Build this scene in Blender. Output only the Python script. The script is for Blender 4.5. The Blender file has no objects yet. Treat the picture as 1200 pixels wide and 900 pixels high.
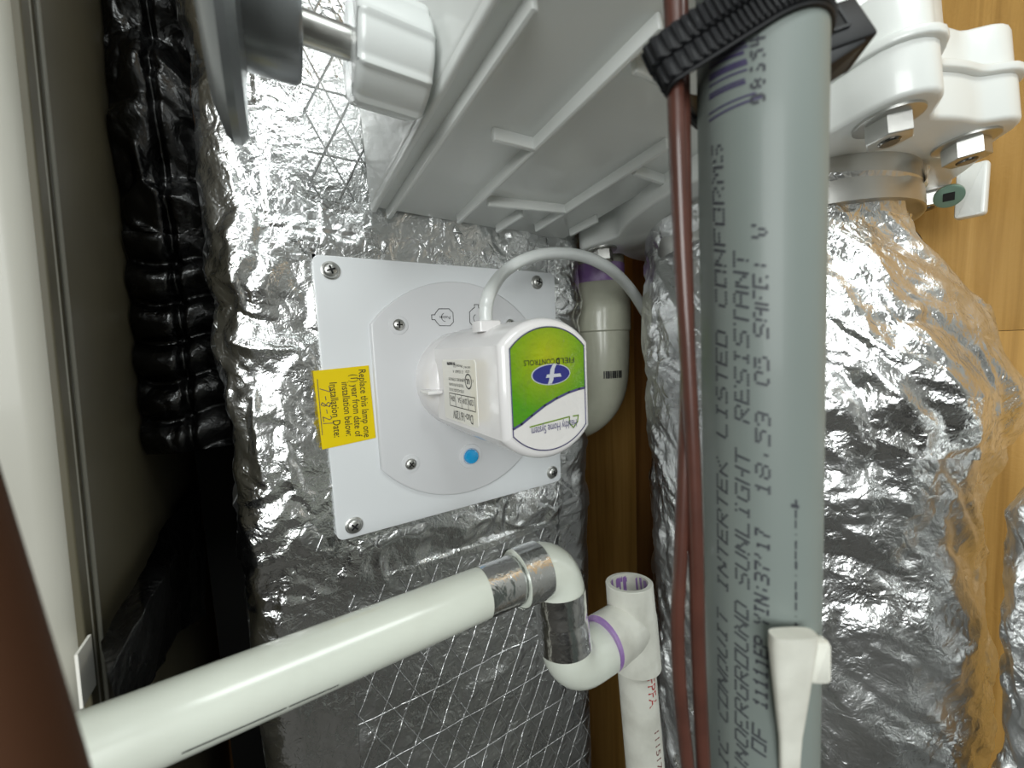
import bpy, bmesh, math, random
import numpy as np
from mathutils import Vector, Matrix

# ------------------------------------------------------------------ camera, world, lights
SC = bpy.context.scene
COL = SC.collection
V = lambda *a: np.array(a, float)
CAM = V(-0.15178896, -0.35320899, 1.2386)
Rw = V(0.8528490841851192, -0.5203030612692661, -0.0439677613534506)
Dw = V(-0.08616693688483007, -0.057188569025024893, -0.9946379876923843)
Fw = V(0.5149987364960126, 0.8520646642166898, -0.09360613976022267)
FPX = 450.0
cd = bpy.data.cameras.new('camera'); cam = bpy.data.objects.new('camera', cd); COL.objects.link(cam)
cd.sensor_width = 36; cd.lens = FPX / 1200 * 36; cd.clip_start = 0.005
cam.matrix_world = Matrix(((Rw[0], -Dw[0], -Fw[0], CAM[0]), (Rw[1], -Dw[1], -Fw[1], CAM[1]), (Rw[2], -Dw[2], -Fw[2], CAM[2]), (0, 0, 0, 1)))
cd.dof.use_dof = True; cd.dof.focus_distance = 0.34; cd.dof.aperture_fstop = 6.5
SC.camera = cam
SC.view_settings.view_transform = 'Standard'; SC.view_settings.look = 'None'
SC.view_settings.gamma = 1; SC.view_settings.use_curve_mapping = False
SC.view_settings.exposure = 0.1
w = bpy.data.worlds.new('world'); SC.world = w; w.use_nodes = True
w.node_tree.nodes['Background'].inputs[0].default_value = (0.9, 0.95, 1, 1)
w.node_tree.nodes['Background'].inputs[1].default_value = 0.05

def area(name, loc, target, size, size_y, power, col):
    l = bpy.data.lights.new(name, 'AREA'); l.shape = 'RECTANGLE'; l.size = size; l.size_y = size_y
    l.energy = power; l.color = col
    o = bpy.data.objects.new(name, l); COL.objects.link(o); o.location = loc
    o.rotation_euler = (Vector(target) - Vector(loc)).to_track_quat('-Z', 'Y').to_euler()
    return o
area('wall_lamp_light', (-1.12, -1.60, 1.58), (0.05, 0, 1.2), 1.15, 1.0, 27, (0.97, 1.0, 0.985))
area('ceiling_lamp_light', (0.05, -1.15, 2.38), (0.05, -1.1, 0), 0.9, 0.5, 13, (0.94, 1.0, 0.99))

# ------------------------------------------------------------------ helpers
def nrm(a): a = np.asarray(a, float); return a / np.linalg.norm(a)
def ray(px, py): return Rw * (px - 600) / FPX + Dw * (py - 450) / FPX + Fw
def P(px, py, d): return CAM + ray(px, py) * d
def H(px, py, p0, n):
    r = ray(px, py); n = np.asarray(n, float)
    return CAM + r * ((np.asarray(p0) - CAM) @ n) / (r @ n)

def hsv(r, g, b): return (r, g, b, 1)
def srgb(r, g, b):
    f = lambda c: (c / 255 / 12.92) if c / 255 <= .04045 else ((c / 255 + .055) / 1.055) ** 2.4
    return (f(r), f(g), f(b), 1)

def mat(name, col, rough=0.4, metal=0.0, coat=0.0, bump=None, vary=None, spec=0.5, trans=0.0):
    """bump=(scale, strength, distance, detail); vary=(scale, colour2, amount)"""
    m = bpy.data.materials.new(name); m.use_nodes = True
    nt = m.node_tree; b = nt.nodes['Principled BSDF']
    b.inputs['Base Color'].default_value = col; b.inputs['Roughness'].default_value = rough
    b.inputs['Metallic'].default_value = metal; b.inputs['Coat Weight'].default_value = coat
    b.inputs['Coat Roughness'].default_value = 0.08
    b.inputs['Specular IOR Level'].default_value = spec
    b.inputs['Transmission Weight'].default_value = trans
    tc = nt.nodes.new('ShaderNodeTexCoord')
    if vary:
        n = nt.nodes.new('ShaderNodeTexNoise'); n.inputs['Scale'].default_value = vary[0]; n.inputs['Detail'].default_value = 5
        nt.links.new(tc.outputs['Object'], n.inputs['Vector'])
        r = nt.nodes.new('ShaderNodeMapRange'); r.inputs[1].default_value = .42; r.inputs[2].default_value = .72
        r.inputs[3].default_value = 0; r.inputs[4].default_value = vary[2]
        nt.links.new(n.outputs['Fac'], r.inputs[0])
        mx = nt.nodes.new('ShaderNodeMix'); mx.data_type = 'RGBA'
        mx.inputs[6].default_value = col; mx.inputs[7].default_value = vary[1]
        nt.links.new(r.outputs[0], mx.inputs[0]); nt.links.new(mx.outputs[2], b.inputs['Base Color'])
    if bump:
        n = nt.nodes.new('ShaderNodeTexNoise'); n.inputs['Scale'].default_value = bump[0]; n.inputs['Detail'].default_value = bump[3]
        nt.links.new(tc.outputs['Object'], n.inputs['Vector'])
        bp = nt.nodes.new('ShaderNodeBump'); bp.inputs['Strength'].default_value = bump[1]; bp.inputs['Distance'].default_value = bump[2]
        nt.links.new(n.outputs['Fac'], bp.inputs['Height']); nt.links.new(bp.outputs['Normal'], b.inputs['Normal'])
    return m

def foil_mat(name, col, rough, scale, dist, scrim=0.0, rvar=0.15):
    """crinkled aluminium: ridged noise relief, optionally the reinforcing thread lattice of duct wrap"""
    m = bpy.data.materials.new(name); m.use_nodes = True
    nt = m.node_tree; N = nt.nodes; L = nt.links; b = N['Principled BSDF']
    b.inputs['Base Color'].default_value = col; b.inputs['Metallic'].default_value = 1.0
    tc = N.new('ShaderNodeTexCoord')
    def math_(op, a, bb=None, c=None):
        n = N.new('ShaderNodeMath'); n.operation = op
        for i, x in enumerate((a, bb, c)):
            if x is None: continue
            if isinstance(x, (int, float)): n.inputs[i].default_value = x
            else: L.new(x, n.inputs[i])
        return n.outputs[0]
    def ridge(sc, warp):
        n = N.new('ShaderNodeTexNoise'); n.inputs['Scale'].default_value = sc; n.inputs['Detail'].default_value = 3
        n.inputs['Distortion'].default_value = warp; L.new(tc.outputs['Object'], n.inputs['Vector'])
        return math_('ABSOLUTE', math_('SUBTRACT', n.outputs['Fac'], .5)), n
    a, n1 = ridge(scale, 0.6); c, n2 = ridge(scale * 2.7, 0.3)
    h = math_('ADD', a, math_('MULTIPLY', c, .4))
    if scrim > 0:
        sx = N.new('ShaderNodeSeparateXYZ'); L.new(tc.outputs['Object'], sx.inputs[0])
        tot = None
        for kx, kz, per in ((1, .5, .026), (1, -.5, .026), (0, 1, .05)):
            s = math_('ADD', math_('MULTIPLY', sx.outputs[0], kx), math_('MULTIPLY', sx.outputs[2], kz))
            t = math_('PINGPONG', s, per / 2)
            line = math_('SUBTRACT', 1.0, math_('MINIMUM', math_('DIVIDE', t, .0009), 1.0))
            tot = line if tot is None else math_('MAXIMUM', tot, line)
        h = math_('ADD', h, math_('MULTIPLY', tot, scrim))
    bp = N.new('ShaderNodeBump'); bp.inputs['Strength'].default_value = 1; bp.inputs['Distance'].default_value = dist
    L.new(h, bp.inputs['Height']); L.new(bp.outputs['Normal'], b.inputs['Normal'])
    r = N.new('ShaderNodeMapRange'); r.inputs[3].default_value = rough; r.inputs[4].default_value = rough + rvar
    n3 = N.new('ShaderNodeTexNoise'); n3.inputs['Scale'].default_value = 14; n3.inputs['Detail'].default_value = 4
    L.new(tc.outputs['Object'], n3.inputs['Vector']); r.inputs[1].default_value = .35; r.inputs[2].default_value = .7
    L.new(n3.outputs['Fac'], r.inputs[0])
    L.new(math_('ADD', r.outputs[0], math_('MULTIPLY', tot, .3)) if scrim > 0 else r.outputs[0], b.inputs['Roughness'])
    return m

def wood_mat(name, c1, c2, c3, axis=(6, 60, 2.2), rough=.45):
    m = bpy.data.materials.new(name); m.use_nodes = True
    nt = m.node_tree; N = nt.nodes; L = nt.links; b = N['Principled BSDF']
    tc = N.new('ShaderNodeTexCoord'); mp = N.new('ShaderNodeMapping'); mp.inputs['Scale'].default_value = axis
    L.new(tc.outputs['Object'], mp.inputs[0])
    n = N.new('ShaderNodeTexNoise'); n.inputs['Scale'].default_value = 1.0; n.inputs['Detail'].default_value = 7; n.inputs['Roughness'].default_value = .62
    n.inputs['Distortion'].default_value = .5; L.new(mp.outputs[0], n.inputs['Vector'])
    cr = N.new('ShaderNodeValToRGB'); e = cr.color_ramp.elements
    e[0].position = .3; e[0].color = c1; e[1].position = .72; e[1].color = c3
    x = e.new(.5); x.color = c2
    L.new(n.outputs['Fac'], cr.inputs[0]); L.new(cr.outputs[0], b.inputs['Base Color'])
    n2 = N.new('ShaderNodeTexNoise'); n2.inputs['Scale'].default_value = 300; n2.inputs['Detail'].default_value = 3
    L.new(tc.outputs['Object'], n2.inputs['Vector'])
    bp = N.new('ShaderNodeBump'); bp.inputs['Strength'].default_value = .25; bp.inputs['Distance'].default_value = .001
    L.new(n2.outputs['Fac'], bp.inputs['Height']); L.new(bp.outputs['Normal'], b.inputs['Normal'])
    b.inputs['Roughness'].default_value = rough
    return m

def tag(o, label=None, cat=None, group=None, kind=None):
    if label: o['label'] = label
    if cat: o['category'] = cat
    if group: o['group'] = group
    if kind: o['kind'] = kind
    return o
def thing(name, label, cat, loc, group=None):
    o = bpy.data.objects.new(name, None); o.empty_display_size = .02
    o.location = Vector([float(x) for x in loc]); COL.objects.link(o)
    return tag(o, label, cat, group)
def root_loc(o):
    while o.parent: o = o.parent
    return np.array(o.location)

LEAN = {}
def obj(name, vf, m, parent=None, smooth=True, sharp=40, origin=None):
    """vf = (verts in world space, faces). One mesh object; a child keeps its place relative to its thing."""
    vs, fs = vf
    vs = np.asarray(vs, float)
    if parent is not None and parent.name in LEAN: vs = vs + V(1, 0, 0) * LEAN[parent.name] * (vs[:, 2:3] - 1.24)
    off = root_loc(parent) if parent is not None else (np.asarray(origin, float) if origin is not None else vs.mean(0))
    me = bpy.data.meshes.new(name); me.from_pydata((vs - off).tolist(), [], [list(f) for f in fs])
    me.validate(); 
    bm = bmesh.new(); bm.from_mesh(me); bmesh.ops.recalc_face_normals(bm, faces=bm.faces)
    lim = math.radians(sharp)
    if smooth:
        for f in bm.faces: f.smooth = True
        for e in bm.edges:
            if len(e.link_faces) == 2 and e.calc_face_angle(0) > lim: e.smooth = False
    bm.to_mesh(me); bm.free()
    me.materials.append(m)
    o = bpy.data.objects.new(name, me); COL.objects.link(o)
    if parent is not None: o.parent = parent
    else: o.location = Vector(off.tolist())
    return o
def struct(name, vf, m, **k):
    return tag(obj(name, vf, m, **k), kind='structure')

def join(*parts):
    vs = []; fs = []; n = 0
    for v, f in parts:
        v = np.asarray(v, float); vs.append(v); fs += [[i + n for i in q] for q in f]; n += len(v)
    return np.concatenate(vs), fs
def frame(axis, hint=(0, 0, 1)):
    a = nrm(axis); h = np.asarray(hint, float)
    if abs(a @ nrm(h)) > .95: h = V(1, 0, 0) if abs(a[0]) < .9 else V(0, 1, 0)
    x = nrm(np.cross(h, a)); y = np.cross(a, x)
    return x, y, a
def tube(path, r, segs=24, caps=True, closed=False, squash=None):
    path = [np.asarray(p, float) for p in path]; n = len(path)
    rs = [r] * n if np.isscalar(r) else list(r)
    ts = []
    for i in range(n):
        a = path[max(i - 1, 0)]; b = path[min(i + 1, n - 1)]
        ts.append(nrm(b - a))
    x, y, _ = frame(ts[0]); vs = []; fs = []
    for i in range(n):
        x = nrm(x - ts[i] * (x @ ts[i])); y = np.cross(ts[i], x)
        sq = squash or (1, 1)
        for k in range(segs):
            t = 2 * math.pi * k / segs
            vs.append(path[i] + (x * math.cos(t) * sq[0] + y * math.sin(t) * sq[1]) * rs[i])
    for i in range(n - 1):
        for k in range(segs):
            k2 = (k + 1) % segs
            fs.append((i * segs + k, i * segs + k2, (i + 1) * segs + k2, (i + 1) * segs + k))
    if caps:
        fs.append(list(range(segs))[::-1]); fs.append([(n - 1) * segs + k for k in range(segs)])
    return np.array(vs), fs
def lathe(profile, org, axis, segs=40, hint=(0, 0, 1), cap=(True, True)):
    """profile: (radius, distance along axis)"""
    x, y, a = frame(axis, hint); vs = []; fs = []
    for r, h in profile:
        for k in range(segs):
            t = 2 * math.pi * k / segs
            vs.append(np.asarray(org) + a * h + (x * math.cos(t) + y * math.sin(t)) * r)
    n = len(profile)
    for i in range(n - 1):
        for k in range(segs):
            k2 = (k + 1) % segs
            fs.append((i * segs + k, i * segs + k2, (i + 1) * segs + k2, (i + 1) * segs + k))
    if cap[0]: fs.append(list(range(segs))[::-1])
    if cap[1]: fs.append([(n - 1) * segs + k for k in range(segs)])
    return np.array(vs), fs
def ringtube(path, ro, ri, segs=32):
    """a pipe with a wall: outer skin, bore and both end rings"""
    a, fa = tube(path, ro, segs, caps=False); b, fb = tube(path, ri, segs, caps=False)
    n = len(a); fs = list(fa) + [[i + n for i in q][::-1] for q in fb]; L = len(path) - 1
    for k in range(segs):
        k2 = (k + 1) % segs
        fs.append((k, n + k, n + k2, k2)); fs.append((L * segs + k, L * segs + k2, n + L * segs + k2, n + L * segs + k))
    return np.concatenate([a, b]), fs
def extrude(outline, org, ex, ey, ez, h0, h1, bevel=0, bseg=3, both=False):
    """2D outline in frame (ex, ey) pushed along ez from h0 to h1; rim of the h1 face rounded"""
    org, ex, ey, ez = (np.asarray(q, float) for q in (org, ex, ey, ez))
    o = np.asarray(outline, float); n = len(o)
    A = np.roll(o, 1, 0); B = np.roll(o, -1, 0)
    ar = 0.5 * np.sum(o[:, 0] * B[:, 1] - B[:, 0] * o[:, 1]); sgn = 1 if ar > 0 else -1
    d1 = o - A; d2 = B - o
    n1 = np.stack([d1[:, 1], -d1[:, 0]], 1); n2 = np.stack([d2[:, 1], -d2[:, 0]], 1)
    n1 /= np.linalg.norm(n1, axis=1, keepdims=True) + 1e-12; n2 /= np.linalg.norm(n2, axis=1, keepdims=True) + 1e-12
    nn = n1 + n2; nn /= (np.linalg.norm(nn, axis=1, keepdims=True) + 1e-12)
    nn = nn / np.maximum((nn * n1).sum(1, keepdims=True), .5) * sgn
    s = 1 if h1 > h0 else -1
    rings = []
    if both and bevel:
        for k in range(bseg + 1):
            t = math.pi / 2 * k / bseg
            rings.append((bevel * (1 - math.sin(t)), h0 + s * bevel * (1 - math.cos(t))))
    else: rings.append((0, h0))
    if bevel:
        for k in range(bseg + 1):
            t = math.pi / 2 * k / bseg
            rings.append((bevel * (1 - math.cos(t)), h1 - s * bevel * (1 - math.sin(t))))
    else: rings.append((0, h1))
    vs = []; fs = []
    for ins, h in rings:
        q = o - nn * ins
        vs += [org + ex * a + ey * b + ez * h for a, b in q]
    for i in range(len(rings) - 1):
        for k in range(n):
            k2 = (k + 1) % n
            fs.append((i * n + k, i * n + k2, (i + 1) * n + k2, (i + 1) * n + k))
    fs.append(list(range(n))[::-1]); fs.append([(len(rings) - 1) * n + k for k in range(n)])
    return np.array(vs), fs
def rrect(x0, y0, x1, y1, r, k=5):
    pts = []
    for cx, cy, a in ((x1 - r, y1 - r, 0), (x0 + r, y1 - r, 90), (x0 + r, y0 + r, 180), (x1 - r, y0 + r, 270)):
        for i in range(k + 1):
            t = math.radians(a + 90 * i / k); pts.append((cx + r * math.cos(t), cy + r * math.sin(t)))
    return pts
def box(lo, hi, bevel=0):
    lo = V(*lo); hi = V(*hi)
    if bevel:
        return extrude(rrect(lo[0], lo[1], hi[0], hi[1], bevel, 3), (0, 0, 0), (1, 0, 0), (0, 1, 0), (0, 0, 1), lo[2], hi[2], bevel, 2, True)
    c = [V(x, y, z) for z in (lo[2], hi[2]) for x, y in ((lo[0], lo[1]), (hi[0], lo[1]), (hi[0], hi[1]), (lo[0], hi[1]))]
    return np.array(c), [(3, 2, 1, 0), (4, 5, 6, 7), (0, 1, 5, 4), (1, 2, 6, 5), (2, 3, 7, 6), (3, 0, 4, 7)]
def obox(c, ex, ey, ez, sx, sy, sz, bevel=0):
    """oriented box: half sizes sx, sy, sz"""
    r = min(bevel, sx * .9, sy * .9) if bevel else 0
    o = rrect(-sx, -sy, sx, sy, r, 3) if r else [(-sx, -sy), (sx, -sy), (sx, sy), (-sx, sy)]
    return extrude(o, c, ex, ey, ez, -sz, sz, min(r, sz * .8) if r else 0, 2, True)
def bar(a, b, wdt, hgt, up, bevel=0):
    a = np.asarray(a, float); b = np.asarray(b, float); d = nrm(b - a); up = nrm(np.asarray(up) - d * (np.asarray(up) @ d)); s = np.cross(up, d)
    return obox((a + b) / 2, d, s, up, np.linalg.norm(b - a) / 2, wdt / 2, hgt / 2, bevel)
def spline(pts, n=8):
    pts = [np.asarray(p, float) for p in pts]; out = []
    q = [2 * pts[0] - pts[1]] + pts + [2 * pts[-1] - pts[-2]]
    for i in range(1, len(q) - 2):
        for k in range(n):
            t = k / n
            out.append(.5 * ((2 * q[i]) + (-q[i - 1] + q[i + 1]) * t + (2 * q[i - 1] - 5 * q[i] + 4 * q[i + 1] - q[i + 2]) * t * t + (-q[i - 1] + 3 * q[i] - 3 * q[i + 1] + q[i + 2]) * t ** 3))
    out.append(pts[-1]); return out

# ---- writing
_txt = {}
def text2d(s, size, bold=0.0, shear=0.0, align='LEFT'):
    c = bpy.data.curves.new('lettering', 'FONT'); c.body = s; c.size = size; c.align_x = align; c.shear = shear; c.offset = bold
    c.resolution_u = 3
    o = bpy.data.objects.new('lettering', c); COL.objects.link(o)
    dg = bpy.context.evaluated_depsgraph_get(); dg.update()
    me = bpy.data.meshes.new_from_object(o.evaluated_get(dg))
    vs = np.array([v.co[:] for v in me.vertices]).reshape(-1, 3); fs = [list(p.vertices) for p in me.polygons]
    bpy.data.objects.remove(o); bpy.data.curves.remove(c); bpy.data.meshes.remove(me)
    return vs[:, :2], fs
def text(s, size, org, ex, ey, lift=0.0, width=None, align='LEFT', **k):
    v, f = text2d(s, size, align=align, **k)
    if width: 
        v = v * V(width / (np.ptp(v[:, 0]) + 1e-9), 1)
    ex = np.asarray(ex, float); ey = np.asarray(ey, float); ez = np.cross(ex, ey)
    return np.asarray(org) + v[:, :1] * ex + v[:, 1:] * ey + ez * lift, f

# ---- crumple noise
class Noise:
    def __init__(s, seed): s.t = np.random.default_rng(seed).uniform(-1, 1, (256, 256))
    def facet(s, x, y):
        i = np.floor(x).astype(int); j = np.floor(y).astype(int); fx = x - i; fy = y - j
        T = s.t; g = lambda a, b: T[a & 255, b & 255]
        h00, h10, h01, h11 = g(i, j), g(i + 1, j), g(i, j + 1), g(i + 1, j + 1)
        a = h00 + (h10 - h00) * fx + (h01 - h00) * fy; b = h11 + (h01 - h11) * (1 - fx) + (h10 - h11) * (1 - fy)
        return np.where(fx + fy < 1, a, b)
    def smooth(s, x, y):
        i = np.floor(x).astype(int); j = np.floor(y).astype(int); fx = x - i; fy = y - j
        fx = fx * fx * fx * (fx * (fx * 6 - 15) + 10); fy = fy * fy * fy * (fy * (fy * 6 - 15) + 10)
        T = s.t; g = lambda a, b: T[a & 255, b & 255]
        return (g(i, j) * (1 - fx) + g(i + 1, j) * fx) * (1 - fy) + (g(i, j + 1) * (1 - fx) + g(i + 1, j + 1) * fx) * fy
def crumple(s, t, seed, amp=1.0, stretch=(1, 1)):
    N1, N2, N3 = Noise(seed), Noise(seed + 1), Noise(seed + 2)
    s = s / stretch[0]; t = t / stretch[1]
    wx = N2.smooth(s / .03, t / .03) * .012 + N3.smooth(s / .011 + 7, t / .011) * .004
    wy = N3.smooth(s / .03 + 31, t / .03 + 9) * .012 + N2.smooth(s / .011, t / .011 + 5) * .004
    a, b = s + wx, t + wy
    ang = .6; ca, sa = math.cos(ang), math.sin(ang)
    h = N1.facet((a * ca + b * sa) / .036, (b * ca - a * sa) / .036) * .0034
    h += N2.facet((a * sa - b * ca) / .017 + 3, (b * sa + a * ca) / .017) * .0017
    h += N3.facet(a / .0085, b / .0085) * .00075
    h += -np.abs(N1.smooth(a / .022 + 50, b / .05 + 20)) * .0022
    return h * amp
def gridmesh(X):
    n, m = X.shape[:2]; idx = np.arange(n * m).reshape(n, m)
    f = np.stack([idx[:-1, :-1], idx[1:, :-1], idx[1:, 1:], idx[:-1, 1:]], -1).reshape(-1, 4)
    return X.reshape(-1, 3), f
def gridobj(name, X, m, parent=None, origin=None):
    v, f = gridmesh(X)
    off = root_loc(parent) if parent is not None else (np.asarray(origin, float) if origin is not None else v.mean(0))
    me = bpy.data.meshes.new(name)
    me.vertices.add(len(v)); me.vertices.foreach_set('co', (v - off).ravel())
    me.loops.add(f.size); me.loops.foreach_set('vertex_index', f.ravel().astype(np.int32))
    me.polygons.add(len(f)); me.polygons.foreach_set('loop_start', np.arange(0, f.size, 4, dtype=np.int32))
    me.polygons.foreach_set('use_smooth', np.ones(len(f), bool))
    me.update(calc_edges=True); me.validate(); me.materials.append(m)
    o = bpy.data.objects.new(name, me); COL.objects.link(o)
    if parent is not None: o.parent = parent
    else: o.location = Vector(off.tolist())
    return o

# ------------------------------------------------------------------ materials
M = {}
M['foil'] = foil_mat('duct_foil', (.76, .77, .77, 1), .23, 58, .0026)
M['scrim'] = foil_mat('reinforced_duct_foil', (.74, .75, .75, 1), .24, 66, .0030, scrim=.26)
M['tape'] = foil_mat('foil_tape', (.86, .87, .87, 1), .17, 90, .0016, rvar=.12)
M['tape_flat'] = foil_mat('smooth_foil_tape', (.84, .85, .85, 1), .14, 60, .0009, rvar=.06)
M['blackfoil'] = foil_mat('black_wrap', (.05, .05, .05, 1), .22, 60, .002)
M['white'] = mat('white_plastic', srgb(222, 226, 224), .28, coat=.3, bump=(900, .03, .0004, 2))
M['plate'] = mat('white_plate', srgb(228, 231, 233), .3, coat=.2)
M['flange'] = mat('white_flange_plastic', srgb(216, 217, 219), .33, coat=.2)
M['housing'] = mat('white_lamp_plastic', srgb(232, 230, 230), .22, coat=.5)
M['pan'] = mat('white_moulded_plastic', srgb(226, 229, 226), .32, coat=.35, bump=(500, .05, .0005, 3))
M['pvc'] = mat('white_pvc', srgb(214, 219, 208), .25, coat=.25, vary=(30, srgb(190, 192, 180), .35), bump=(40, .05, .001, 3))
M['pvc_dark'] = mat('darker_white_pvc', srgb(186, 187, 170), .25, coat=.3, vary=(40, srgb(160, 160, 142), .4))  # darker, yellower tone than the other white PVC
M['pvc_dusty'] = mat('dusty_white_pvc', srgb(222, 222, 212), .35, coat=.15, vary=(40, srgb(170, 168, 156), .5))
M['conduit'] = mat('grey_conduit_plastic', srgb(122, 131, 127), .48, coat=.08, vary=(9, srgb(112, 120, 117), .5))
M['ink'] = mat('dark_grey_ink', srgb(58, 60, 66), .6)
M['inkblue'] = mat('violet_ink', srgb(66, 60, 92), .6)
M['inkblack'] = mat('black_ink', srgb(28, 28, 30), .5)
M['red'] = mat('red_ink', srgb(170, 28, 30), .6)
M['brownink'] = mat('brown_ink', srgb(120, 70, 64), .6)
M['purple'] = mat('purple_primer', srgb(142, 108, 168), .4, vary=(60, srgb(190, 170, 205), .7))
M['steel'] = mat('zinc_steel', srgb(200, 200, 196), .36, metal=1, bump=(400, .1, .0003, 2))
M['darksteel'] = mat('dark_steel', srgb(120, 118, 114), .25, metal=1)
M['recess'] = mat('dark_recess', srgb(20, 20, 20), .8)
M['greymetal'] = mat('grey_painted_metal', srgb(132, 136, 138), .3, metal=.6, bump=(600, .1, .0004, 2))
M['black'] = mat('black_nylon', srgb(22, 23, 26), .55, spec=.3)
M['brown'] = mat('brown_cable_jacket', srgb(84, 50, 41), .32, coat=.3, vary=(40, srgb(60, 36, 30), .7))
M['brownrub'] = mat('brown_hose', srgb(70, 44, 28), .75, spec=.15)
M['yellow'] = mat('yellow_sticker', srgb(232, 204, 0), .5, coat=.05, spec=.3)
M['label'] = mat('clear_silver_label', srgb(238, 236, 228), .3, coat=.4)
M['paper'] = mat('white_label_film', srgb(228, 226, 224), .25, coat=.5, bump=(140, .35, .0016, 4))
M['green'] = None
M['labelpurple'] = mat('label_violet', srgb(74, 70, 120), .3, coat=.4)
M['labelblue'] = mat('label_blue', srgb(40, 46, 128), .25, coat=.5, bump=(140, .35, .0016, 4))
M['labelolive'] = mat('label_olive', srgb(116, 150, 30), .3)
M['labelgrey'] = mat('label_silver', srgb(200, 204, 210), .3)
M['lens'] = mat('blue_lens', srgb(24, 160, 222), .12, coat=1)
M['lensdark'] = mat('blue_lens_shade', srgb(4, 70, 110), .2)
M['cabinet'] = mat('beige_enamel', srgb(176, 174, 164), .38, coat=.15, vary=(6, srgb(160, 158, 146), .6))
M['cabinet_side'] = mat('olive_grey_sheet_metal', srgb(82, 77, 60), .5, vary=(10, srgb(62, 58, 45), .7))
M['cabinet_edge'] = mat('dull_metal_edge', srgb(120, 118, 108), .5)
M['gap_shade'] = mat('gap_shade_black', srgb(18, 17, 16), .8)  # near-black colour that paints the shade deep in the gap
M['ply'] = wood_mat('plywood', srgb(156, 116, 54), srgb(186, 144, 76), srgb(204, 162, 94))
M['plydark'] = wood_mat('old_board', srgb(104, 70, 34), srgb(132, 92, 48), srgb(150, 108, 58))
M['wall'] = mat('painted_wall', srgb(140, 140, 136), .7)
M['floorm'] = mat('concrete_floor', srgb(72, 70, 66), .7, vary=(5, srgb(58, 56, 54), .6))
M['dark'] = mat('dark_curtain', srgb(34, 30, 28), .8)
M['greenwasher'] = mat('green_washer', srgb(120, 148, 132), .35, metal=.4)
M['lampglow'] = mat('lamp_shade', srgb(220, 220, 215), .5)
# printed green field with its yellow centre
def green_mat():
    m = mat('label_green', srgb(96, 168, 24), .22, coat=.6, bump=(90, .9, .003, 5))
    nt = m.node_tree; b = nt.nodes['Principled BSDF']; tc = nt.nodes.new('ShaderNodeTexCoord')
    mp = nt.nodes.new('ShaderNodeMapping'); mp.inputs['Location'].default_value = (.05, 0, -.86)
    mp.inputs['Scale'].default_value = (26, 0, 26); nt.links.new(tc.outputs['Object'], mp.inputs[0])
    ln = nt.nodes.new('ShaderNodeVectorMath'); ln.operation = 'LENGTH'; nt.links.new(mp.outputs[0], ln.inputs[0])
    cr = nt.nodes.new('ShaderNodeValToRGB'); cr.color_ramp.elements[0].color = srgb(168, 178, 4); cr.color_ramp.elements[1].color = srgb(78, 150, 14)
    nt.links.new(ln.outputs['Value'], cr.inputs[0]); nt.links.new(cr.outputs[0], b.inputs['Base Color'])
    return m
M['green'] = green_mat()

ZP = 1.2                                  # height of the plate's centre
# ------------------------------------------------------------------ the room
WR, WB, WL, WF, CE = .437, .34, -2.1, -2.2, 2.45
struct('floor', box((WL - .1, WF - .1, -.1), (WR + .1, WB + .1, 0)), M['floorm'], smooth=False)
struct('ceiling', box((WL - .1, WF - .1, CE), (WR + .1, WB + .1, CE + .1)), M['wall'], smooth=False)
struct('wall_left', box((WL - .1, WF - .1, 0), (WL, WB + .1, CE)), M['wall'], smooth=False)
struct('wall_front', box((WL, WF - .1, 0), (WR, WF, CE)), M['wall'], smooth=False)
struct('wall_back', box((WL, WB, 0), (WR, WB + .1, CE)), M['plydark'], smooth=False)
struct('door_1', box((-1.35, WF, 0), (-.55, WF + .04, 2.0), .006), M['dark'])
wr = struct('wall_right', box((WR + .018, WF, 0), (WR + .1, WB + .1, CE)), M['wall'], smooth=False, origin=(WR, 0, 0))
seam = H(1140, 389, (WR, 0, 0), (1, 0, 0))[2]
for lo, hi in ((seam + .0002, CE), (0, seam - .0002)):
    o = obj('plywood_panel', box((WR, -.62, lo), (WR + .018, WB, hi), .0003), M['ply'], wr)
struct('trim_1', box((WR - .022, .10, 0), (WR, .142, CE), .002), M['plydark'])

# ------------------------------------------------------------------ the furnace cabinet on the left
CX = -.245
cy = H(62, 420, (CX, 0, 0), (1, 0, 0))[1]
cab = thing('furnace_cabinet', 'tall beige metal furnace cabinet with a dark olive side at the left edge', 'cabinet', (CX - .3, cy + .3, 0))
LEAN['furnace_cabinet'] = .035
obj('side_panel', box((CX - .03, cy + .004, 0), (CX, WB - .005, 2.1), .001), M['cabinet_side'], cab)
prof = [(CX - .55, cy + .02)] + [(CX - .55, cy)] + [(CX - .012 + .012 * math.sin(t), cy + .012 - .012 * math.cos(t)) for t in np.linspace(0, math.pi / 2, 7)] + [(CX, cy + .014), (CX - .008, cy + .02)]
obj('front_panel', extrude(prof, (0, 0, 0), (1, 0, 0), (0, 1, 0), (0, 0, 1), 0.02, 2.1, .0), M['cabinet'], cab)
obj('edge_trim', tube([(CX + .0015, cy + .0165, .02), (CX + .0015, cy + .0165, 2.1)], .0010, 10), M['cabinet_edge'], cab)
pz = H(118, 780, (CX + .002, 0, 0), (1, 0, 0))
obj('paper_tag', obox(pz, (0, 1, 0), (0, 0, 1), (1, 0, 0), .008, .014, .0006), M['label'], cab)

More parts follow.
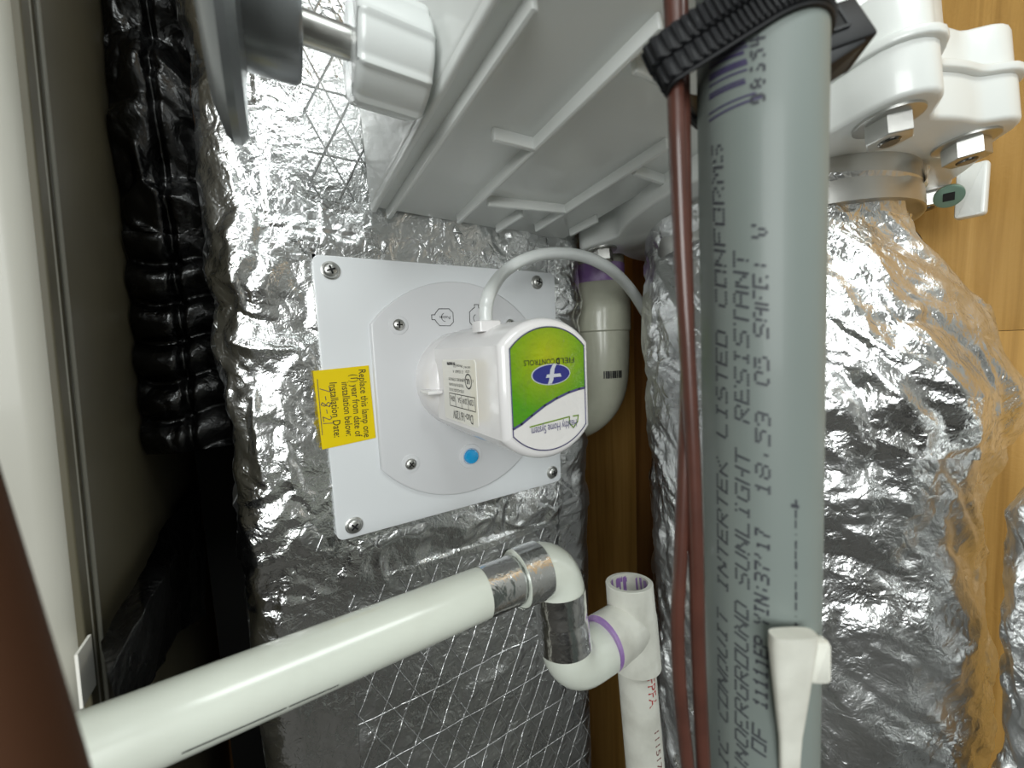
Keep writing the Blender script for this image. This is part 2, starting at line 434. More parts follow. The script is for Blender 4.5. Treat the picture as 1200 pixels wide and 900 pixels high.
# black sleeve bridging the gap between the cabinet and the duct
yb = .035; DXL0 = -.190
zt = P(200, 268, 1); zt = H(200, 275, (0, yb, 0), (0, 1, 0))[2]; zb = H(205, 532, (0, yb, 0), (0, 1, 0))[2]
slv = thing('connector_sleeve', 'black pleated foil sleeve in the dark gap beside the furnace cabinet', 'duct sleeve', (-.219, yb + .05, zb))
def sleeve(z0, z1, pleat, amp, seed, y0):
    s = np.linspace(0, 1, 70)[:, None]; z = np.linspace(z0, z1, int((z1 - z0) / .0016))[None, :]
    xl = -.2435 + .035 * (z - 1.24); x = xl + s * (-.1900 - xl)
    y = y0 + .010 * (2 * s - 1) ** 2 + pleat * (-np.abs(np.sin((z - z0) / .030 * math.pi + .5 * np.sin(s * 5))) + .5) * .012 + crumple(s * .05 + 0 * z, z + 0 * s, seed, amp)
    y = y - .006 * np.exp(-((s - .55) / .06) ** 2) * -1
    return np.stack([x, y + 0 * s, z + 0 * s], -1)
gridobj('pleated_skin', sleeve(zb, zt, 1, .8, 41, yb), M['blackfoil'], slv)
gridobj('upper_wrap', sleeve(zt, zt + .36, .0, 2.6, 47, yb - .006), M['blackfoil'], slv)
obj('gap_shade_sheet', box((CX + .004, .20, .5), (DXL0 - .001, .206, 1.26)), M['gap_shade'], slv)  # added black sheet, standing in for the shade between cabinet and duct
# black plastic flap stuck to the cabinet side
def cs(px, py, off=.0): return H(px, py, (CX + .001 + off, 0, 0), (1, 0, 0))
row = [[cs(118, 752), cs(160, 680, .004), cs(196, 612, .002), cs(236, 560, .002)],
       [cs(128, 790, .010), cs(170, 715, .016), cs(205, 650, .012), cs(240, 640, .004)],
       [cs(135, 850, .004), cs(180, 800, .006), cs(212, 740, .006), cs(243, 720, .004)]]
def bil(row, n, m, seed, amp):
    R = np.array(row); a, b = R.shape[:2]
    out = np.zeros((n, m, 3))
    for i in range(n):
        u = i / (n - 1) * (a - 1); k = min(int(u), a - 2); f = u - k
        rr = R[k] * (1 - f) + R[k + 1] * f
        for j in range(m):
            w_ = j / (m - 1) * (b - 1); k2 = min(int(w_), b - 2); g = w_ - k2
            out[i, j] = rr[k2] * (1 - g) + rr[k2 + 1] * g
    return out
G = bil(row, 60, 80, 5, 0)
G[..., 0] += np.maximum(crumple(G[..., 1], G[..., 2], 61, .6), -.002)
G[..., 0] = np.maximum(G[..., 0], CX + .0008)
fl = gridobj('plastic_flap', G, M['blackfoil'], None)
tag(fl, 'black plastic flap hanging on the cabinet side in the dark gap', 'plastic sheet')

# ------------------------------------------------------------------ the foil wrapped main duct
DXL, DXR, RC = -.190, .176, .030
duct = thing('supply_duct', 'square foil-wrapped duct carrying the white lamp plate', 'duct', (0, .13, 0))
def duct_path(s):
    """perimeter position from the left side round the front to the right side -> (x, y, normal)"""
    l1 = .22; arc = RC * math.pi / 2; fr = (DXR - DXL) - 2 * RC
    s = np.asarray(s, float); x = np.zeros_like(s); y = np.zeros_like(s); nx = np.zeros_like(s); ny = np.zeros_like(s)
    a = s < l1
    x[a] = DXL; y[a] = RC + l1 - s[a]; nx[a] = -1
    b = (s >= l1) & (s < l1 + arc); t = (s[b] - l1) / RC
    x[b] = DXL + RC - RC * np.cos(t); y[b] = RC - RC * np.sin(t); nx[b] = -np.cos(t); ny[b] = -np.sin(t)
    c = (s >= l1 + arc) & (s < l1 + arc + fr); x[c] = DXL + RC + s[c] - l1 - arc; ny[c] = -1
    d = (s >= l1 + arc + fr) & (s < l1 + 2 * arc + fr); t = (s[d] - l1 - arc - fr) / RC
    x[d] = DXR - RC + RC * np.sin(t); y[d] = RC - RC * np.cos(t); nx[d] = np.sin(t); ny[d] = -np.cos(t)
    e = s >= l1 + 2 * arc + fr; x[e] = DXR; y[e] = RC + (s[e] - l1 - 2 * arc - fr); nx[e] = 1
    return x, y, nx, ny
def duct_disp(x, y, z, s):
    h = crumple(s, z, 11, 1.15)
    # flatter where the reinforced wrap shows, creased along the tape
    flat = np.clip(((z < ZP - .165) | ((z > ZP + .14) & (x > -.15) & (x < -.02))).astype(float), 0, 1)
    h = h * (1 - .62 * flat)
    h += .005 * np.exp(-((x - DXL - .012) / .02) ** 2) * np.maximum(0, Noise(5).smooth(z / .06, z * 0 + 2))
    under = (np.abs(x) < .1222) & (np.abs(z - ZP) < .1222) & (y < .01)
    edge = np.maximum(np.abs(x), np.abs(z - ZP)); k = np.clip((edge - .122) / .03, 0, 1)
    lim = np.where(y < .01, -.0006 + .008 * k, .02)
    h = np.where(under, np.minimum(h, -.0006), np.minimum(h, lim))
    return h
s = np.concatenate([np.linspace(0, .15, 12)[:-1], np.linspace(.15, .22 + 2 * RC * 1.571 + .306 + .05, 380), [.85]])
z = np.concatenate([[.004, .4, .7], np.linspace(.78, 1.66, 520), [1.8, 2.1, CE - .004]])
S, Z = np.meshgrid(s, z, indexing='ij')
x, y, nx, ny = duct_path(S); h = duct_disp(x, y, Z, S)
h[:, :3] = 0; h[:, -3:] = 0
gridobj('foil_wrap', np.stack([x + nx * h, y + ny * h, Z], -1), M['scrim'], duct)
def duct_patch(name, s0, s1, z0, z1, seed, m, lift=.0007, ns=None, amp=1.0):
    ns = max(30, int((s1 - s0) / .0014)); nz = max(30, int((z1 - z0) / .0014))
    S, Z = np.meshgrid(np.linspace(s0, s1, ns), np.linspace(z0, z1, nz), indexing='ij')
    # uneven torn edges
    S = S + (Noise(seed).smooth(Z / .02, Z * 0 + 1) * .0012); Z2 = Z + Noise(seed + 1).smooth(S / .02, S * 0 + 1) * .0012
    x, y, nx, ny = duct_path(S); h = duct_disp(x, y, Z2, S) + crumple(S, Z2, seed, .35 * amp)
    h = np.maximum(h, duct_disp(x, y, Z2, S)) + lift
    edge = np.maximum(np.abs(x), np.abs(Z2 - ZP))
    h = np.where(y < .01, np.minimum(h, -.0002 + .14 * np.maximum(0, edge - .1216)), h)
    return gridobj(name, np.stack([x + nx * h, y + ny * h, Z2], -1), m, duct)
sx = lambda X: .22 + RC * 1.5708 + (X - DXL - RC)           # perimeter position of a point of the front face
duct_patch('foil_tape', .22 + .012, sx(-.118), .80, 1.62, 71, M['tape'], .0008, amp=1.2)
duct_patch('foil_tape', sx(-.140), sx(.174), ZP + .116, ZP + .165, 73, M['foil'], .0016, amp=1.3)
duct_patch('foil_tape', sx(-.135), sx(.174), ZP - .172, ZP - .116, 75, M['tape'], .0016, amp=1.1)
duct_patch('foil_tape', sx(.116), sx(.178) + .012, .80, 1.50, 77, M['foil'], .0024, amp=1.0)

# ------------------------------------------------------------------ the lamp unit on its plate
lamp = thing('lamp_unit', 'white ultraviolet lamp with a green label on a square white plate screwed to foil duct', 'lamp', (0, 0, ZP))
EX, EY, EZ = V(1, 0, 0), V(0, 0, 1), V(0, -1, 0)             # plate frame: right, up, towards the room
C0 = V(0, 0, ZP)
plate = obj('mounting_plate', extrude(rrect(-.1216, -.120, .1216, .120, .006), C0, EX, EY, EZ, -.0002, .0035, .0008), M['plate'], lamp)
def trunc(r, w_, n=28):
    """circle of radius r cut by two upright flats at x = +-w"""
    a = math.asin(min(1, w_ / r)); pts = []
    for k in range(n + 1):
        t = -a + 2 * a * k / n; pts.append((r * math.sin(t), -r * math.cos(t)))
    for k in range(n + 1):
        t = -a + 2 * a * k / n; pts.append((-r * math.sin(t), r * math.cos(t)))
    return pts
flo = trunc(.104, .082)
flange = obj('round_flange', extrude(flo, C0, EX, EY, EZ, .0035, .0085, .002), M['flange'], lamp)
def screw(c, ax, r, parent, name='screw', washer=1.0, cross=True, m='steel', ang=.3):
    ax = nrm(ax); x, y, _ = frame(ax); x, y = x * math.cos(ang) + y * math.sin(ang), y * math.cos(ang) - x * math.sin(ang)
    pr = [(r * 1.0, 0), (r * 1.0, r * .15), (r * .93, r * .3), (r * .7, r * .48), (r * .35, r * .58), (.0002, r * .6)]
    if washer > 1: pr = [(r * washer, 0), (r * washer, r * .12), (r * 1.02, r * .2)] + [(a, b + r * .18) for a, b in pr[1:]]
    o = obj(name, lathe(pr, c, ax, 28), M[m], parent)
    top = np.asarray(c) + ax * r * (.6 if washer <= 1 else .78)
    if cross:
        obj('cross_slot', join(obox(top, x, y, ax, r * .55, r * .11, r * .06), obox(top, y, x, ax, r * .55, r * .11, r * .061)), M['recess'], o)
    return o
for i, (a, b) in enumerate(((-.1087, .1080), (.0968, .1085), (-.1075, -.1090), (.1085, -.1070))):
    screw(C0 + EX * a + EY * b + EZ * .0035, EZ, .0062, plate, 'screw', 1.18, ang=.3 + i)
for i, (a, b) in enumerate(((-.0580, .0632), (-.0560, -.0632), (.0570, .0632), (.0570, -.0632))):
    obj('screw_boss', lathe([(.0085, 0), (.0085, .0006), (.0062, .001)], C0 + EX * a + EY * b + EZ * .0085, EZ, 28), M['flange'], flange)
    screw(C0 + EX * a + EY * b + EZ * .0092, EZ, .0052, flange, 'screw', 1.0, ang=.7 * i)
# blue indicator lens
bc = C0 + EX * .0045 - EY * .0672 + EZ * .0085
ring = obj('lens_boss', lathe([(.0125, 0), (.0120, .0012), (.0085, .0016), (.0075, .0005)], bc, EZ, 36), M['flange'], flange)
obj('indicator_lens', lathe([(.0072, 0), (.0072, .0035), (.0064, .0046), (.0035, .0053), (.0002, .0054)], bc, EZ, 30), M['lens'], lamp)
# orientation pictograms printed on the flange
def polyline(pts, wd, org, ex, ey, ez, lift, closed=False):
    pts = [V(*p) for p in pts]; 
    if closed: pts = pts + [pts[0]]
    out = []
    for a, b in zip(pts[:-1], pts[1:]):
        d = b - a; L_ = np.linalg.norm(d)
        if L_ < 1e-9: continue
        d = d / L_; nn = V(-d[1], d[0]) * wd / 2; a2 = a - d * wd * .4; b2 = b + d * wd * .4
        q = [a2 + nn, a2 - nn, b2 - nn, b2 + nn]
        out.append((np.array([org + ex * p[0] + ey * p[1] + ez * lift for p in q]), [(0, 1, 2, 3)]))
    return join(*out)
ico = [(-.0135, .0022), (-.0105, .0022), (-.0095, .004), (-.0062, .0078), (.004, .0080), (.0078, .0045), (.0078, -.0045), (.004, -.0080), (-.0062, -.0078), (-.0095, -.004), (-.0105, -.0022), (-.0135, -.0022)]
io = C0 + EX * -.0135 + EY * .0700
arc_ = [(.004 * math.cos(t), .004 * math.sin(t)) for t in np.linspace(2.0, 4.6, 8)]
o1 = join(polyline(ico, .0006, io, EX, EY, EZ, .0088, True), polyline(arc_, .0005, io, EX, EY, EZ, .0088))
up2 = [(y_, -x_) for x_, y_ in ico]
io2 = C0 + EX * .0195 + EY * .0690
o2 = join(polyline(up2, .0006, io2, EX, EY, EZ, .0088, True), polyline([(a * 1.0, b) for a, b in arc_], .0005, io2, EX, EY, EZ, .0088))
tx = text('Fusion', .0042, io + EX * .005 + EY * .0012, -EX, -EY, .0088)
obj('printed_pictograms', join(o1, o2, tx), M['inkblack'], lamp, smooth=False)

# lamp body
LH = .150; LC = C0 + EY * .0105; LR, LW = .0470, .0362
body = extrude(trunc(LR, LW, 36), LC, EX, EY, EZ, .036, LH, .0055, 5)
dome = lathe([(.046, .0085), (.046, .014), (.0455, .024), (.044, .032), (.040, .039), (.035, .043)], LC, EZ, 56)
hb = obj('lamp_body', body, M['housing'], lamp)
obj('base_collar', dome, M['housing'], lamp)
obj('side_fin', obox(LC + V(-.043, -.040, -.006), V(0, 1, 0), V(0, 0, 1), V(1, 0, 0), .011, .0016, .0065, .001), M['housing'], lamp)
gl = H(567, 380, LC + EY * (LR - .001), EY)
gl = V(min(max(gl[0], -.02), .01), gl[1], LC[2] + math.sqrt(LR ** 2 - gl[0] ** 2) - .001)
obj('cord_gland', extrude(rrect(-.009, -.007, .009, .007, .002), gl, EX, V(0, 1, 0), EY, 0, .008, .0012), M['housing'], lamp)
cp = [gl + EY * .004, gl + EY * .016] + [P(*q) for q in ((575, 341, gl @ Fw - CAM @ Fw + .003), (591, 319, .335), (615, 304, .35), (646, 297, .368), (682, 300, .388), (713, 314, .405), (738, 338, .452), (756, 366, .486), (775, 400, .53), (795, 440, .60))]
dl = len(cp) - 1
pth = spline(cp, 8)
obj('power_cord', tube(pth, [.0048 + .0020 * i / len(pth) for i in range(len(pth))], 20), M['white'], lamp)

# front label (printed upside down, as the unit hangs)
lab = obj('front_label', extrude(trunc(.0418, .0310, 36), LC, EX, EY, EZ, LH - .0002, LH + .0004), M['paper'], lamp)
LWd, LHt = .062, .0836
def lp(fx, fy): return V((fx - .5) * LWd, (.5 - fy) * LHt)     # label fractions, from its top left
rim = trunc(.0407, .0301, 36)
top = [p for p in rim]
def green_outline():
    r, w_ = .0405, .0299; a = math.asin(w_ / r); pts = []
    for k in range(41):
        t = a - 2 * a * k / 40; pts.append((r * math.sin(t), r * math.cos(t)))   # right to left over the top
    curve = [(0.0, .770), (.12, .742), (.25, .690), (.42, .625), (.58, .580), (.75, .545), (.9, .527), (1.0, .522)]
    low = [lp(a_, b_) for a_, b_ in curve]; low[0][0] = -w_; low[-1][0] = w_
    return pts + [tuple(q) for q in low], low
go, low = green_outline()
def fan(pts, org, lift):
    return np.array([org + EX * p[0] + EY * p[1] + EZ * lift for p in pts]), [list(range(len(pts)))]
obj('green_field', extrude(go, LC, EX, EY, EZ, LH + .0004, LH + .0006), M['green'], lab, smooth=False)
obj('violet_outline', join(polyline(rim, .0008, LC, EX, EY, EZ, LH + .0008, True), polyline(low, .0016, LC, EX, EY, EZ, LH + .0008)), M['labelpurple'], lab, smooth=False)
el = [(.0152 * math.cos(t), .0064 * math.sin(t)) for t in np.linspace(0, 2 * math.pi, 41)[:-1]]
ec = lp(.52, .385)
obj('silver_oval', extrude([(a * 1.05 + ec[0], b * 1.09 + ec[1]) for a, b in el], LC, EX, EY, EZ, LH + .0006, LH + .0008), M['labelgrey'], lab, smooth=False)
obj('blue_oval', extrude([(a + ec[0], b + ec[1]) for a, b in el], LC, EX, EY, EZ, LH + .0008, LH + .0010), M['labelblue'], lab, smooth=False)
fo = LC + EX * (ec[0] + .0008) + EY * ec[1]
fpts = [(.0050, -.0072), (.0012, -.0068), (-.0004, -.0040), (-.0008, -.0015), (-.0018, .0040), (-.0042, .0078), (.0000, .0070), (.0022, .0035), (.0030, -.0012), (.0036, -.0042)]
crs = [(-.0058, -.0020), (.0072, -.0020), (.0062, .0002), (-.0048, .0002)]
obj('letter_emblem', join(fan([(-a * .88, b * .88) for a, b in fpts], fo, LH + .0012), fan(crs, fo, LH + .0013)), M['labelgrey'], lab, smooth=False)
t1 = text('FIEL', .0052, LC + EX * lp(.845, 0)[0] + EY * lp(0, .262)[1], -EX, -EY, LH + .0010, width=.0120)
t2 = text('D', .0056, LC + EX * lp(.635, 0)[0] + EY * lp(0, .262)[1], -EX, -EY, LH + .0010, width=.0032, bold=.0003)
t3 = text('CONTROLS', .0050, LC + EX * lp(.570, 0)[0] + EY * lp(0, .262)[1], -EX, -EY, LH + .0010, width=.0244)
obj('maker_lettering', join(t1, t2, t3), M['inkblack'], lab, smooth=False)
t4 = text('Healthy Home System', .0078, LC + EX * lp(.85, 0)[0] + EY * lp(0, .775)[1], nrm(-EX - EY * .02), nrm(-EY + EX * .02), LH + .0010, width=.038)
obj('slogan_lettering', t4, M['labelpurple'], lab, smooth=False)
hs = [lp(.22, .775), lp(.745, .745), lp(.745, .80), lp(.80, .842), lp(.86, .80), lp(.875, .745), lp(.80, .745)]
obj('house_outline', polyline(hs, .0009, LC, EX, EY, EZ, LH + .0009), M['labelolive'], lab, smooth=False)

# rating label on the flat left side of the body
SXv, SYv, SZv = V(0, 1, 0), V(0, 0, -1), V(-1, 0, 0)
sc0 = V(-LW, -.084, LC[2] - .003)                            # its centre
sl = obj('rating_label', extrude(rrect(-.031, -.024, .031, .024, .003), sc0, SXv, SYv, SZv, -.0001, .0004), M['label'], lamp)
def st(s_, size, a, b, **k): return text(s_, size, sc0 + SXv * a + SYv * b, SXv, SYv, .0006, **k)
# text frame: SXv runs towards the duct, SYv points down
tt = [st('Duo-16/120V', .0098, -.0235, .0155, width=.036)]
for k, q in enumerate(('120V', '20W', '5A', '60Hz')):
    tt.append(st(q, .0062, -.0265 + k * .0115, .0045, width=.0088 if len(q) > 2 else .0055))
tt.append(polyline([(-.028, .0125), (.0185, .0125), (.0185, .0025), (-.028, .0025)], .0006, sc0, SXv, SYv, SZv, .0006, True))
for k in range(1, 4): tt.append(polyline([(-.028 + k * .0116, .0125), (-.028 + k * .0116, .0025)], .0005, sc0, SXv, SYv, SZv, .0006))
for k, q in enumerate(('LISTED ACCESSORY FOR USE', 'TO BE USED ONLY WITH FOLLOWING', 'PRESSURE SYSTEMS CFM', 'E 153467  4', 'Warranty 2 Yr')):
    tt.append(st(q, .0031, -.010, -.0015 - k * .0042 - (.002 if k > 2 else 0), width=.028 if k < 3 else .018))
tt.append(st('PN 46363700', .0030, .004, -.0220, width=.016, bold=.0002))
ul = [(-.0185 + .0052 * math.cos(t), -.0085 + .0052 * math.sin(t)) for t in np.linspace(0, 2 * math.pi, 25)[:-1]]
tt.append(polyline(ul, .0009, sc0, SXv, SYv, SZv, .0006, True))
tt.append(st('UL', .0052, -.0210, -.0102, bold=.0002)); tt.append(st('c', .0038, -.0272, -.0100)); tt.append(st('US', .0030, -.0127, -.0102))
tt.append(st('LISTED', .0024, -.0215, -.0165)); tt.append(st('UNIT 4H17', .0024, -.0235, -.0195))
obj('rating_lettering', join(*tt), M['inkblack'], sl, smooth=False)

# yellow service sticker
yc = [(-.1282, .0270), (-.0850, .0290), (-.0838, -.0352), (-.1268, -.0382)]
stk = obj('service_sticker', extrude(yc[::-1], C0, EX, EY, EZ, .0036, .0041), M['yellow'], lamp, smooth=False)
TX, TY = V(0, 0, -1), V(1, 0, 0)
def ys(s_, size, a, b, **k): return text(s_, size, C0 + EX * a + EY * b, TX, TY, .0044, **k)
obj('sticker_lettering', join(ys('Replace this lamp one', .0083, -.0935, .0262, width=.059), ys('(1) year from date of', .0083, -.1005, .0225, width=.054),
    ys('installation below:', .0083, -.1078, .0165, width=.046), ys('Installation Date:', .0083, -.1170, .0170, width=.046)), M['inkblack'], stk, smooth=False)
hand = [[(0, .004), (.005, .0045), (.0018, -.003)], [(.0085, .0006), (.0115, .0008)], [(.0165, .003), (.0145, .0042), (.0135, .0022), (.0165, -.0005), (.0150, -.0032), (.0132, -.002), (.0160, .0006), (.0172, .003), (.0162, .0036)],
        [(.0195, .0006), (.0225, .0008)], [(.0250, .003), (.0268, .004), (.0282, .0022), (.0252, -.0025), (.0292, -.0022)], [(.0312, .0045), (.0306, -.0028)]]
ho = C0 + EX * -.1215 + EY * .0140
obj('handwritten_date', join(*[polyline(q, .0005, ho, TX, TY, np.cross(TX, TY), .0044) for q in hand], polyline([(-.006, -.0042), (.040, -.0042)], .0004, ho, TX, TY, np.cross(TX, TY), .0044)), M['inkblue'], stk, smooth=False)

# ------------------------------------------------------------------ white moulded fan housing overhead
e2 = nrm(ray(295, 495)); e1 = nrm(V(1, .0, 0) - e2 * e2[0]); e3 = np.cross(e1, e2)
if e3[2] < 0: e3 = -e3
PC = P(437, 241, .312)                                         # far left bottom corner
fan_t = thing('fan_housing', 'large white ribbed plastic fan housing overhead, bolted by a lobed flange above the right duct', 'fan housing', V(.285, -.143, 1.36))
def pc(px, py, off=0.0):
    h = H(px, py, PC + e3 * off, e3) - PC; return V(h @ e1, h @ e2)
def pw(a, b, c=0): return PC + e1 * a + e2 * b + e3 * c
aL = 0.0; far = .012; near = -.232; aR = pc(1012, 84)[0]
def hb_box(a0, b0, a1, b1, c0, c1, bevel=.004): return extrude(rrect(a0, b0, a1, b1, min(bevel, (a1 - a0) * .4, (b1 - b0) * .4), 4), PC, e1, e2, e3, c1, c0, bevel * .6, 3)
obj('shell', hb_box(aL, near, aR, far, .004, .12, .006), M['pan'], fan_t)
# stepped rim along the left and far edges, and the ribs of the underside
lipw = pc(627, 0)[0]
obj('rim_lip', hb_box(aL + .001, near + .002, lipw - .012, far, .000, .006, .003), M['pan'], fan_t)
def rib(p, q, wd=.004, ht=.010, z0=.006):
    a = pc(*p); b = pc(*q)
    return bar(pw(*a, z0 - ht / 2), pw(*b, z0 - ht / 2), wd, ht, e3, .0012)
for p, q in (((627, 0), (455, 252)), ((775, 25), (537, 258)), ((783, 168), (628, 268)), ((577, 158), (628, 171)), ((571, 236), (665, 246)), ((742, 78), (785, 96)), ((612, 249), (582, 269)), ((700, 256), (668, 273)), ((742, 199), (779, 212))):
    obj('rib', rib(p, q), M['pan'], fan_t)
# the bolted flange
FN = nrm(V(0, .1, 1)); FO = V(.285, -.143, 1.360)
fx = V(1, 0, 0); fy = np.cross(FN, fx)
def fp(px, py, dz=0.0):
    h = H(px, py, FO + FN * dz, FN) - FO; return V(h @ fx, h @ fy)
nuts = [fp(1040, 140), fp(1131, 166), fp(705, 293), fp(1110, 224)]
nuts[3] = nuts[3] * (.145 / np.linalg.norm(nuts[3]))
def lobed(base, lobes, r):
    pts = []
    for k in range(180):
        t = 2 * math.pi * k / 180; d = V(math.cos(t), math.sin(t)); R_ = base
        for L_ in lobes:
            b = d @ L_; disc = b * b - (L_ @ L_ - r * r)
            if disc > 0 and b > 0: R_ = max(R_, b + math.sqrt(disc))
        pts.append(R_)
    pts = np.array(pts)
    for _ in range(2): pts = (np.roll(pts, 1) + 2 * pts + np.roll(pts, -1)) / 4
    return [(R_ * math.cos(2 * math.pi * k / 180), R_ * math.sin(2 * math.pi * k / 180)) for k, R_ in enumerate(pts)]
lobes = [nuts[0], nuts[1], nuts[2], nuts[3] * .93]
fl1 = obj('lower_flange', extrude(lobed(.147, lobes, .0255), FO, fx, fy, FN, .030, 0, .003), M['pan'], fan_t)
obj('flange_lip', extrude(lobed(.151, lobes, .0290), FO, fx, fy, FN, .030, .036, .0015, 3, True), M['pan'], fan_t)
obj('upper_flange', extrude(lobed(.143, lobes, .0245), FO, fx, fy, FN, .036, .066, .004), M['pan'], fan_t)
obj('fan_barrel', lathe([(.128, .05), (.128, .16), (.115, .20), (.05, .22)], FO, FN, 64), M['pan'], fan_t)
def hexnut(c, ax, r, ang):
    x, y, a = frame(ax); g = []
    for k in range(6):
        t = ang + k * math.pi / 3; g.append((r * math.cos(t), r * math.sin(t)))
    return extrude(g, c, x, y, a, 0, r * .95, r * .08)
for i, q in enumerate(nuts):
    c = FO + fx * q[0] + fy * q[1]
    wsh = obj('washer', lathe([(.0172, 0), (.0172, .0016), (.0150, .0022), (.006, .0023)], c, -FN, 36), M['steel'], fl1)
    obj('hex_nut', hexnut(c - FN * .0022, -FN, .0124, .3 + i * .4), M['steel'], fl1)
    obj('stud_end', lathe([(.0056, 0), (.0056, .0025), (.0048, .0034)], c - FN * .012, -FN, 20), M['darksteel'], fl1)
# white tab on the wall side with its green washer
tb0 = P(1139, 224, .345)
obj('mounting_tab', obox(tb0, V(0, -1, 0), V(0, 0, 1), V(1, 0, 0), .0095, .023, .006, .003), M['pan'], fan_t)
gw = P(1112, 229, .335)
gwo = obj('green_washer', lathe([(.0095, 0), (.0095, .003), (.008, .0036)], gw, nrm(CAM - gw + V(0, 0, -.2)), 30), M['greenwasher'], fan_t)
ga = nrm(CAM - gw + V(0, 0, -.2)); gxx, gyy, _ = frame(ga)
obj('square_drive', obox(gw + ga * .0036, gxx, gyy, ga, .0035, .0035, .0004), M['recess'], gwo)

# ------------------------------------------------------------------ disc foot with the white knob
kd = .200
kc = P(452, 67, kd); KX = nrm(V(-1, .0, .02))
def along(px):                                                  # distance along the shaft where it reaches pixel column px
    lo, hi = -.1, .25
    for _ in range(50):
        m_ = (lo + hi) / 2; p = kc + KX * m_; u = 600 + FPX * ((p - CAM) @ Rw) / ((p - CAM) @ Fw)
        if u > px: lo = m_
        else: hi = m_
    return lo
foot = thing('knob_and_disc', 'grey metal disc on a steel shaft with a white fluted knob beside the fan housing', 'knob', kc)
a0, a1 = along(409), along(494)
def fluted(r, n=8, amp=.06):
    pts = []
    for k in range(160):
        t = 2 * math.pi * k / 160; c = math.cos(n * t); 
        pts.append((r * (1 + amp * (max(0, c) ** 6 * 1.1 - .0)) * math.cos(t), r * (1 + amp * (max(0, c) ** 6 * 1.1)) * math.sin(t)))
    return pts
kx, ky, ka = frame(KX)
obj('fluted_knob', extrude(fluted(.0245), kc, kx, ky, ka, a1, a0, .004, 4, True), M['white'], foot)
ah0, ah1 = along(350), along(278)
obj('shaft', tube([kc + KX * (a1 + .01), kc + KX * (ah1 - .002)], .0072, 24), M['steel'], foot)
obj('hub', lathe([(.0225, ah0), (.0240, ah0 + .002), (.0240, ah1)], kc, KX, 48), M['greymetal'], foot)
ad = along(272)
obj('disc', lathe([(.020, ad - .004), (.043, ad - .001), (.051, ad - .002), (.055, ad + .001), (.0555, ad + .004), (.052, ad + .007), (.043, ad + .010), (.02, ad + .012)], kc, KX, 80), M['greymetal'], foot)

# ------------------------------------------------------------------ the foil wrapped round duct on the right
d2 = thing('round_duct', 'crumpled foil-wrapped round duct behind the grey conduit, under the fan housing', 'duct', (.288, -.165, 0))
def d2_ring(z):
    k = np.clip((1.345 - z) / .16, 0, 1); k = k * k * (3 - 2 * k)
    return .283 + .008 * k, -.143 - .024 * k, .113 + .027 * k
def d2_disp(T, Z):
    a = T * .13; u_ = a * .8 + Z * .6; v_ = Z * .8 - a * .6
    return crumple(u_, v_, 29, 1.5, (1.6, 4.0)) * 1.3 + crumple(a, Z, 23, .75) + crumple(v_, u_, 37, 1.0, (5.0, 2.2))
zz = np.concatenate([[.004, .4, .7], np.linspace(.80, 1.356, 420)])
tt_ = np.linspace(0, 2 * math.pi, 560)
T, Z = np.meshgrid(tt_, zz, indexing='ij')
cx, cy_, rr = d2_ring(Z)
h = d2_disp(T, Z)
# seam blending of the parameter at the back
wv = np.clip(np.minimum(T, 2 * math.pi - T) / .12, 0, 1); h = h * wv
h[:, :3] = 0; h = np.minimum(h, .006)
top_ = np.clip((1.356 - Z) / .03, 0, 1); h = h * top_ - .002 * top_
X2 = np.stack([cx + (rr + h) * np.cos(T + .9), cy_ + (rr + h) * np.sin(T + .9), Z], -1)
X2[-1] = X2[0]
gridobj('foil_skin', X2, M['foil'], d2)
def d2_patch(t0, t1, z0, z1, seed, lift, amp, m, skew=0):
    n1 = max(30, int((t1 - t0) * .13 / .0014)); n2 = max(30, int((z1 - z0) / .0014))
    T, Z = np.meshgrid(np.linspace(t0, t1, n1), np.linspace(z0, z1, n2), indexing='ij')
    Z = Z + skew * (T - t0); T = T + Noise(seed).smooth(Z / .02, Z * 0) * .01; Z = Z + Noise(seed).smooth(T / .15, T * 0 + 3) * .0015
    cx, cy_, rr = d2_ring(Z); T0 = np.mod(T - .9, 2 * math.pi)
    h = d2_disp(T0, Z)
    top_ = np.clip((1.356 - Z) / .03, 0, 1); h = np.minimum(h, .006) * top_ - .002 * top_
    h = h + np.maximum(0, crumple(T * .13, Z, seed, amp)) + lift
    gridobj('foil_tape', np.stack([cx + (rr + h) * np.cos(T), cy_ + (rr + h) * np.sin(T), Z], -1), m, d2)
r3 = math.pi
d2_patch(r3 * 1.02, r3 * 1.78, 1.255, 1.335, 81, .0016, .6, M['tape'], -.006)
d2_patch(r3 * 1.0, r3 * 1.80, 1.155, 1.262, 83, .0030, .8, M['tape'], -.004)
d2_patch(r3 * 1.53, r3 * 1.70, 1.305, 1.368, 85, .0012, .6, M['tape'], 0)
obj('steel_collar', lathe([(.1115, 0), (.1118, .034), (.1105, .034), (.1105, 0)], FO - FN * .0335, FN, 64), M['steel'], d2)

# a second foil wrap at the right edge of the frame
t = np.linspace(0, 2 * math.pi, 260); zq = np.concatenate([[.004, .6], np.linspace(.8, 1.16, 230), [1.17]])
T, Z = np.meshgrid(t, zq, indexing='ij'); h = crumple(T * .055, Z, 33, 1.2) * np.clip(np.minimum(T, 2 * math.pi - T) / .2, 0, 1); h[:, :2] = 0
rq = .048 - .02 * np.clip((Z - 1.12) / .05, 0, 1) ** 2; rq[:, -1] = .002
X3 = np.stack([.262 + (rq + h * (rq > .01)) * np.cos(T), -.361 + (rq + h * (rq > .01)) * np.sin(T), Z], -1); X3[-1] = X3[0]
tag(gridobj('foil_bundle', X3, M['foil']), 'narrow foil-wrapped pipe at the lower right edge of the photo', 'pipe')

